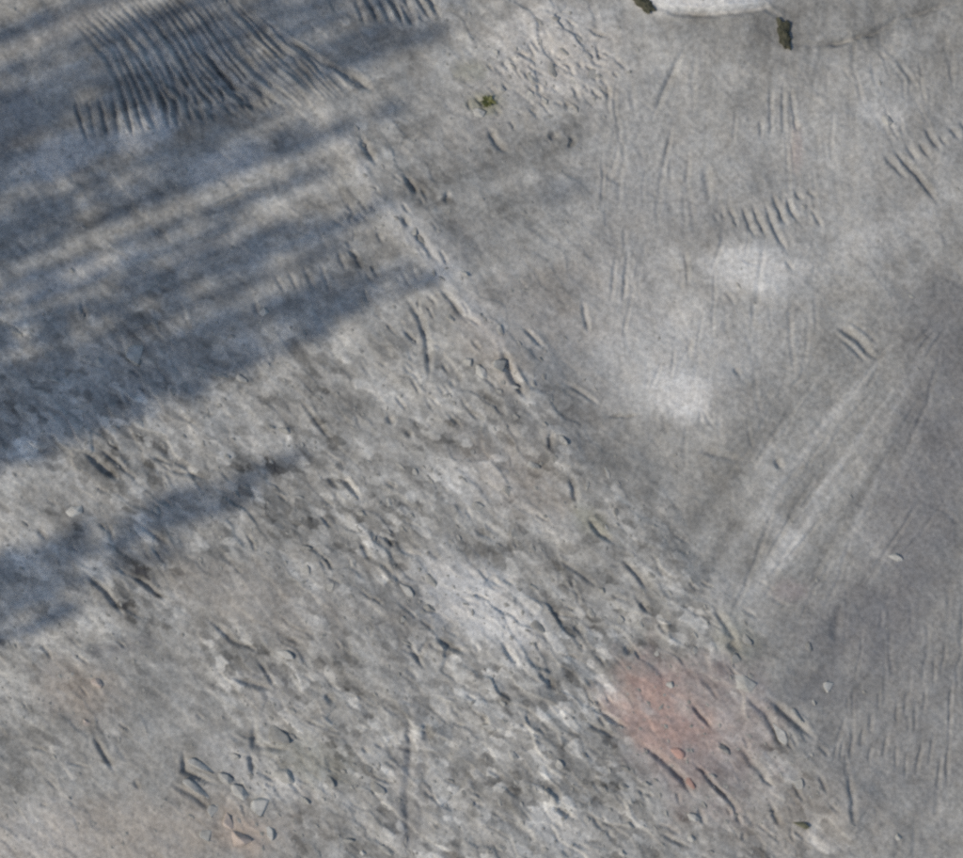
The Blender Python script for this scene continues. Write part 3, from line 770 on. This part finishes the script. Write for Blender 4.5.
# ------------------------------------------------------------------ the row of slender trees beyond the frame whose shade falls in
def crown_mesh(seed, height_, width, n_tiers):
    r = random.Random(seed); vs_, fs = [], []
    def tri(a, b, c_):
        k = len(vs_); vs_.extend([a, b, c_]); fs.append((k, k + 1, k + 2))
    for t in range(n_tiers):
        q = (t + r.random() * .6) / n_tiers                 # 0 tip .. 1 bottom
        z = height_ * (1 - q * .82)
        R = width * (0.10 + 0.9 * min(1.25, q * height_ * .82 / 2.6) ** .85) * .5
        R *= 1 + .45 * math.sin(q * height_ * 5.3 + seed) * math.sin(q * height_ * 2.1 + seed * 1.7)
        if r.random() < (.26 if height_ < 14 or q > .3 else .72): continue
        for b in range(r.randint(3, 5)):
            az = r.uniform(0, 6.283); L = R * r.uniform(.55, 1.15)
            c, s = math.cos(az), math.sin(az)
            m = max(2, int(L * 2.4 / .09))
            for k in range(m):
                f = (k + r.random()) / m
                x, y, zz = c * L * f, s * L * f, z - L * .6 + L * (2.6 * f - .4 * f * f)
                ln = r.uniform(.07, .15) * (1.15 - .5 * f)
                for w in range(3):
                    a2 = az + r.uniform(-1.5, 1.5)
                    d = Vector((math.cos(a2) * .45, math.sin(a2) * .45, r.uniform(.4, 1.3))) * ln
                    nrm = Vector((-math.sin(a2), math.cos(a2), r.uniform(-.6, .6))).normalized() * ln * .28
                    p = Vector((x, y, zz))
                    tri(p - nrm * .4, p + nrm * .4, p + d)
                    tri(p + d * .35 - nrm, p + d * .35 + nrm, p + d * 1.05)
    for k in range(26 if height_ < 14 else 4):                 # leader
        z = height_ * (1 - .08 * k / 26); a2 = r.uniform(0, 6.283); ln = .05 + .06 * k / 26
        d = Vector((math.cos(a2), math.sin(a2), .8)) * ln; nn = Vector((-math.sin(a2), math.cos(a2), 0)) * ln * .3
        p = Vector((0, 0, z)); tri(p - nn, p + nn, p + d)
    me = bpy.data.meshes.new('crown'); me.from_pydata([tuple(p) for p in vs_], [], fs); me.update(); me.materials.append(MAT_NEEDLE)
    return me
def trunk_mesh(height_):
    bm = bmesh.new(); rings = []
    for i in range(9):
        t = i / 8; rad = .085 * (1 - t) ** 1.3 + .004
        rings.append([bm.verts.new((rad * math.cos(k * math.pi / 4) + .03 * math.sin(3 * t), rad * math.sin(k * math.pi / 4), height_ * .97 * t - .1)) for k in range(8)])
    for a, b in zip(rings[:-1], rings[1:]):
        for k in range(8): bm.faces.new((a[k], a[(k + 1) % 8], b[(k + 1) % 8], b[k]))
    bm.faces.new(rings[-1])
    me = bpy.data.meshes.new('trunk'); bm.to_mesh(me); bm.free(); me.materials.append(MAT_BARK)
    return me
# tip of each shadow on the plan, tree height, crown width
TREES = [((110, -3), 9.8, 0.34, 'first columnar conifer counted along the row beside the yard'),
         ((240, -12), 9.3, 0.40, 'second columnar conifer counted along the row beside the yard'),
         ((300, -12), 10.3, 0.44, 'third columnar conifer counted along the row beside the yard'),
         ((44, 104), 9.5, 0.30, 'fourth columnar conifer counted along the row beside the yard'),
         ((345, -7), 9.2, 0.44, 'fifth columnar conifer counted along the row beside the yard'),
         ((395, -6), 10.3, 0.32, 'sixth columnar conifer counted along the row beside the yard'),
         ((446, 1), 11.9, 0.30, 'seventh columnar conifer counted along the row beside the yard'),
         ((430, 31), 11.6, 0.30, 'eighth columnar conifer counted along the row beside the yard'),
         ((285, 111), 11.4, 0.32, 'ninth columnar conifer counted along the row beside the yard'),
         ((318, 121), 9.7, 0.36, 'tenth columnar conifer counted along the row beside the yard'),
         ((400, 108), 10.7, 0.22, 'eleventh columnar conifer counted along the row beside the yard'),
         ((330, 169), 9.9, 0.10, 'twelfth columnar conifer counted along the row beside the yard'),
         ((240, 222), 9.6, 0.28, 'thirteenth columnar conifer counted along the row beside the yard'),
         ((320, 216), 9.3, 0.26, 'fourteenth columnar conifer counted along the row beside the yard'),
         ((400, 202), 9.7, 0.32, 'fifteenth columnar conifer counted along the row beside the yard'),
         ((350, 245), 12.0, 0.30, 'sixteenth columnar conifer counted along the row beside the yard'),
         ((560, 189), 15.5, 0.26, 'seventeenth columnar conifer counted along the row beside the yard'),
         ((330, 281), 11.6, 0.30, 'eighteenth columnar conifer counted along the row beside the yard'),
         ((428, 262), 11.6, 0.36, 'nineteenth columnar conifer counted along the row beside the yard'),
         ((436, 277), 9.6, 0.34, 'twentieth columnar conifer counted along the row beside the yard'),
         ((330, 329), 10.0, 0.26, 'twenty-first columnar conifer counted along the row beside the yard'),
         ((215, 386), 11.0, 0.22, 'twenty-second columnar conifer counted along the row beside the yard'),
         ((302, 455), 11.3, 0.40, 'twenty-third columnar conifer counted along the row beside the yard'),
         ((262, 488), 11.7, 0.46, 'twenty-fourth columnar conifer counted along the row beside the yard'),
         ((170, 548), 11.8, 0.46, 'twenty-fifth columnar conifer counted along the row beside the yard'),
         ((84, 605), 9.3, 0.36, 'last columnar conifer counted along the row beside the yard')]
for k, ((px, py), hgt, wid, lab) in enumerate(TREES):
    L = hgt / math.tan(SUN_EL)
    bx, by = gx(px) - L * math.cos(SUN_DIR), gy(py) - L * math.sin(SUN_DIR)
    root = bpy.data.objects.new('conifer_tree', None); C.objects.link(root)
    root.location = (bx, by, height(bx, by) - .02)
    root['label'] = lab; root['category'] = 'tree'; root['group'] = 'row of slender conifers beside the yard'
    for nm, me in (('trunk', trunk_mesh(hgt)), ('crown', crown_mesh(300 + k, hgt, wid, int(hgt * 9)))):
        o = bpy.data.objects.new(nm, me); C.objects.link(o); o.parent = root
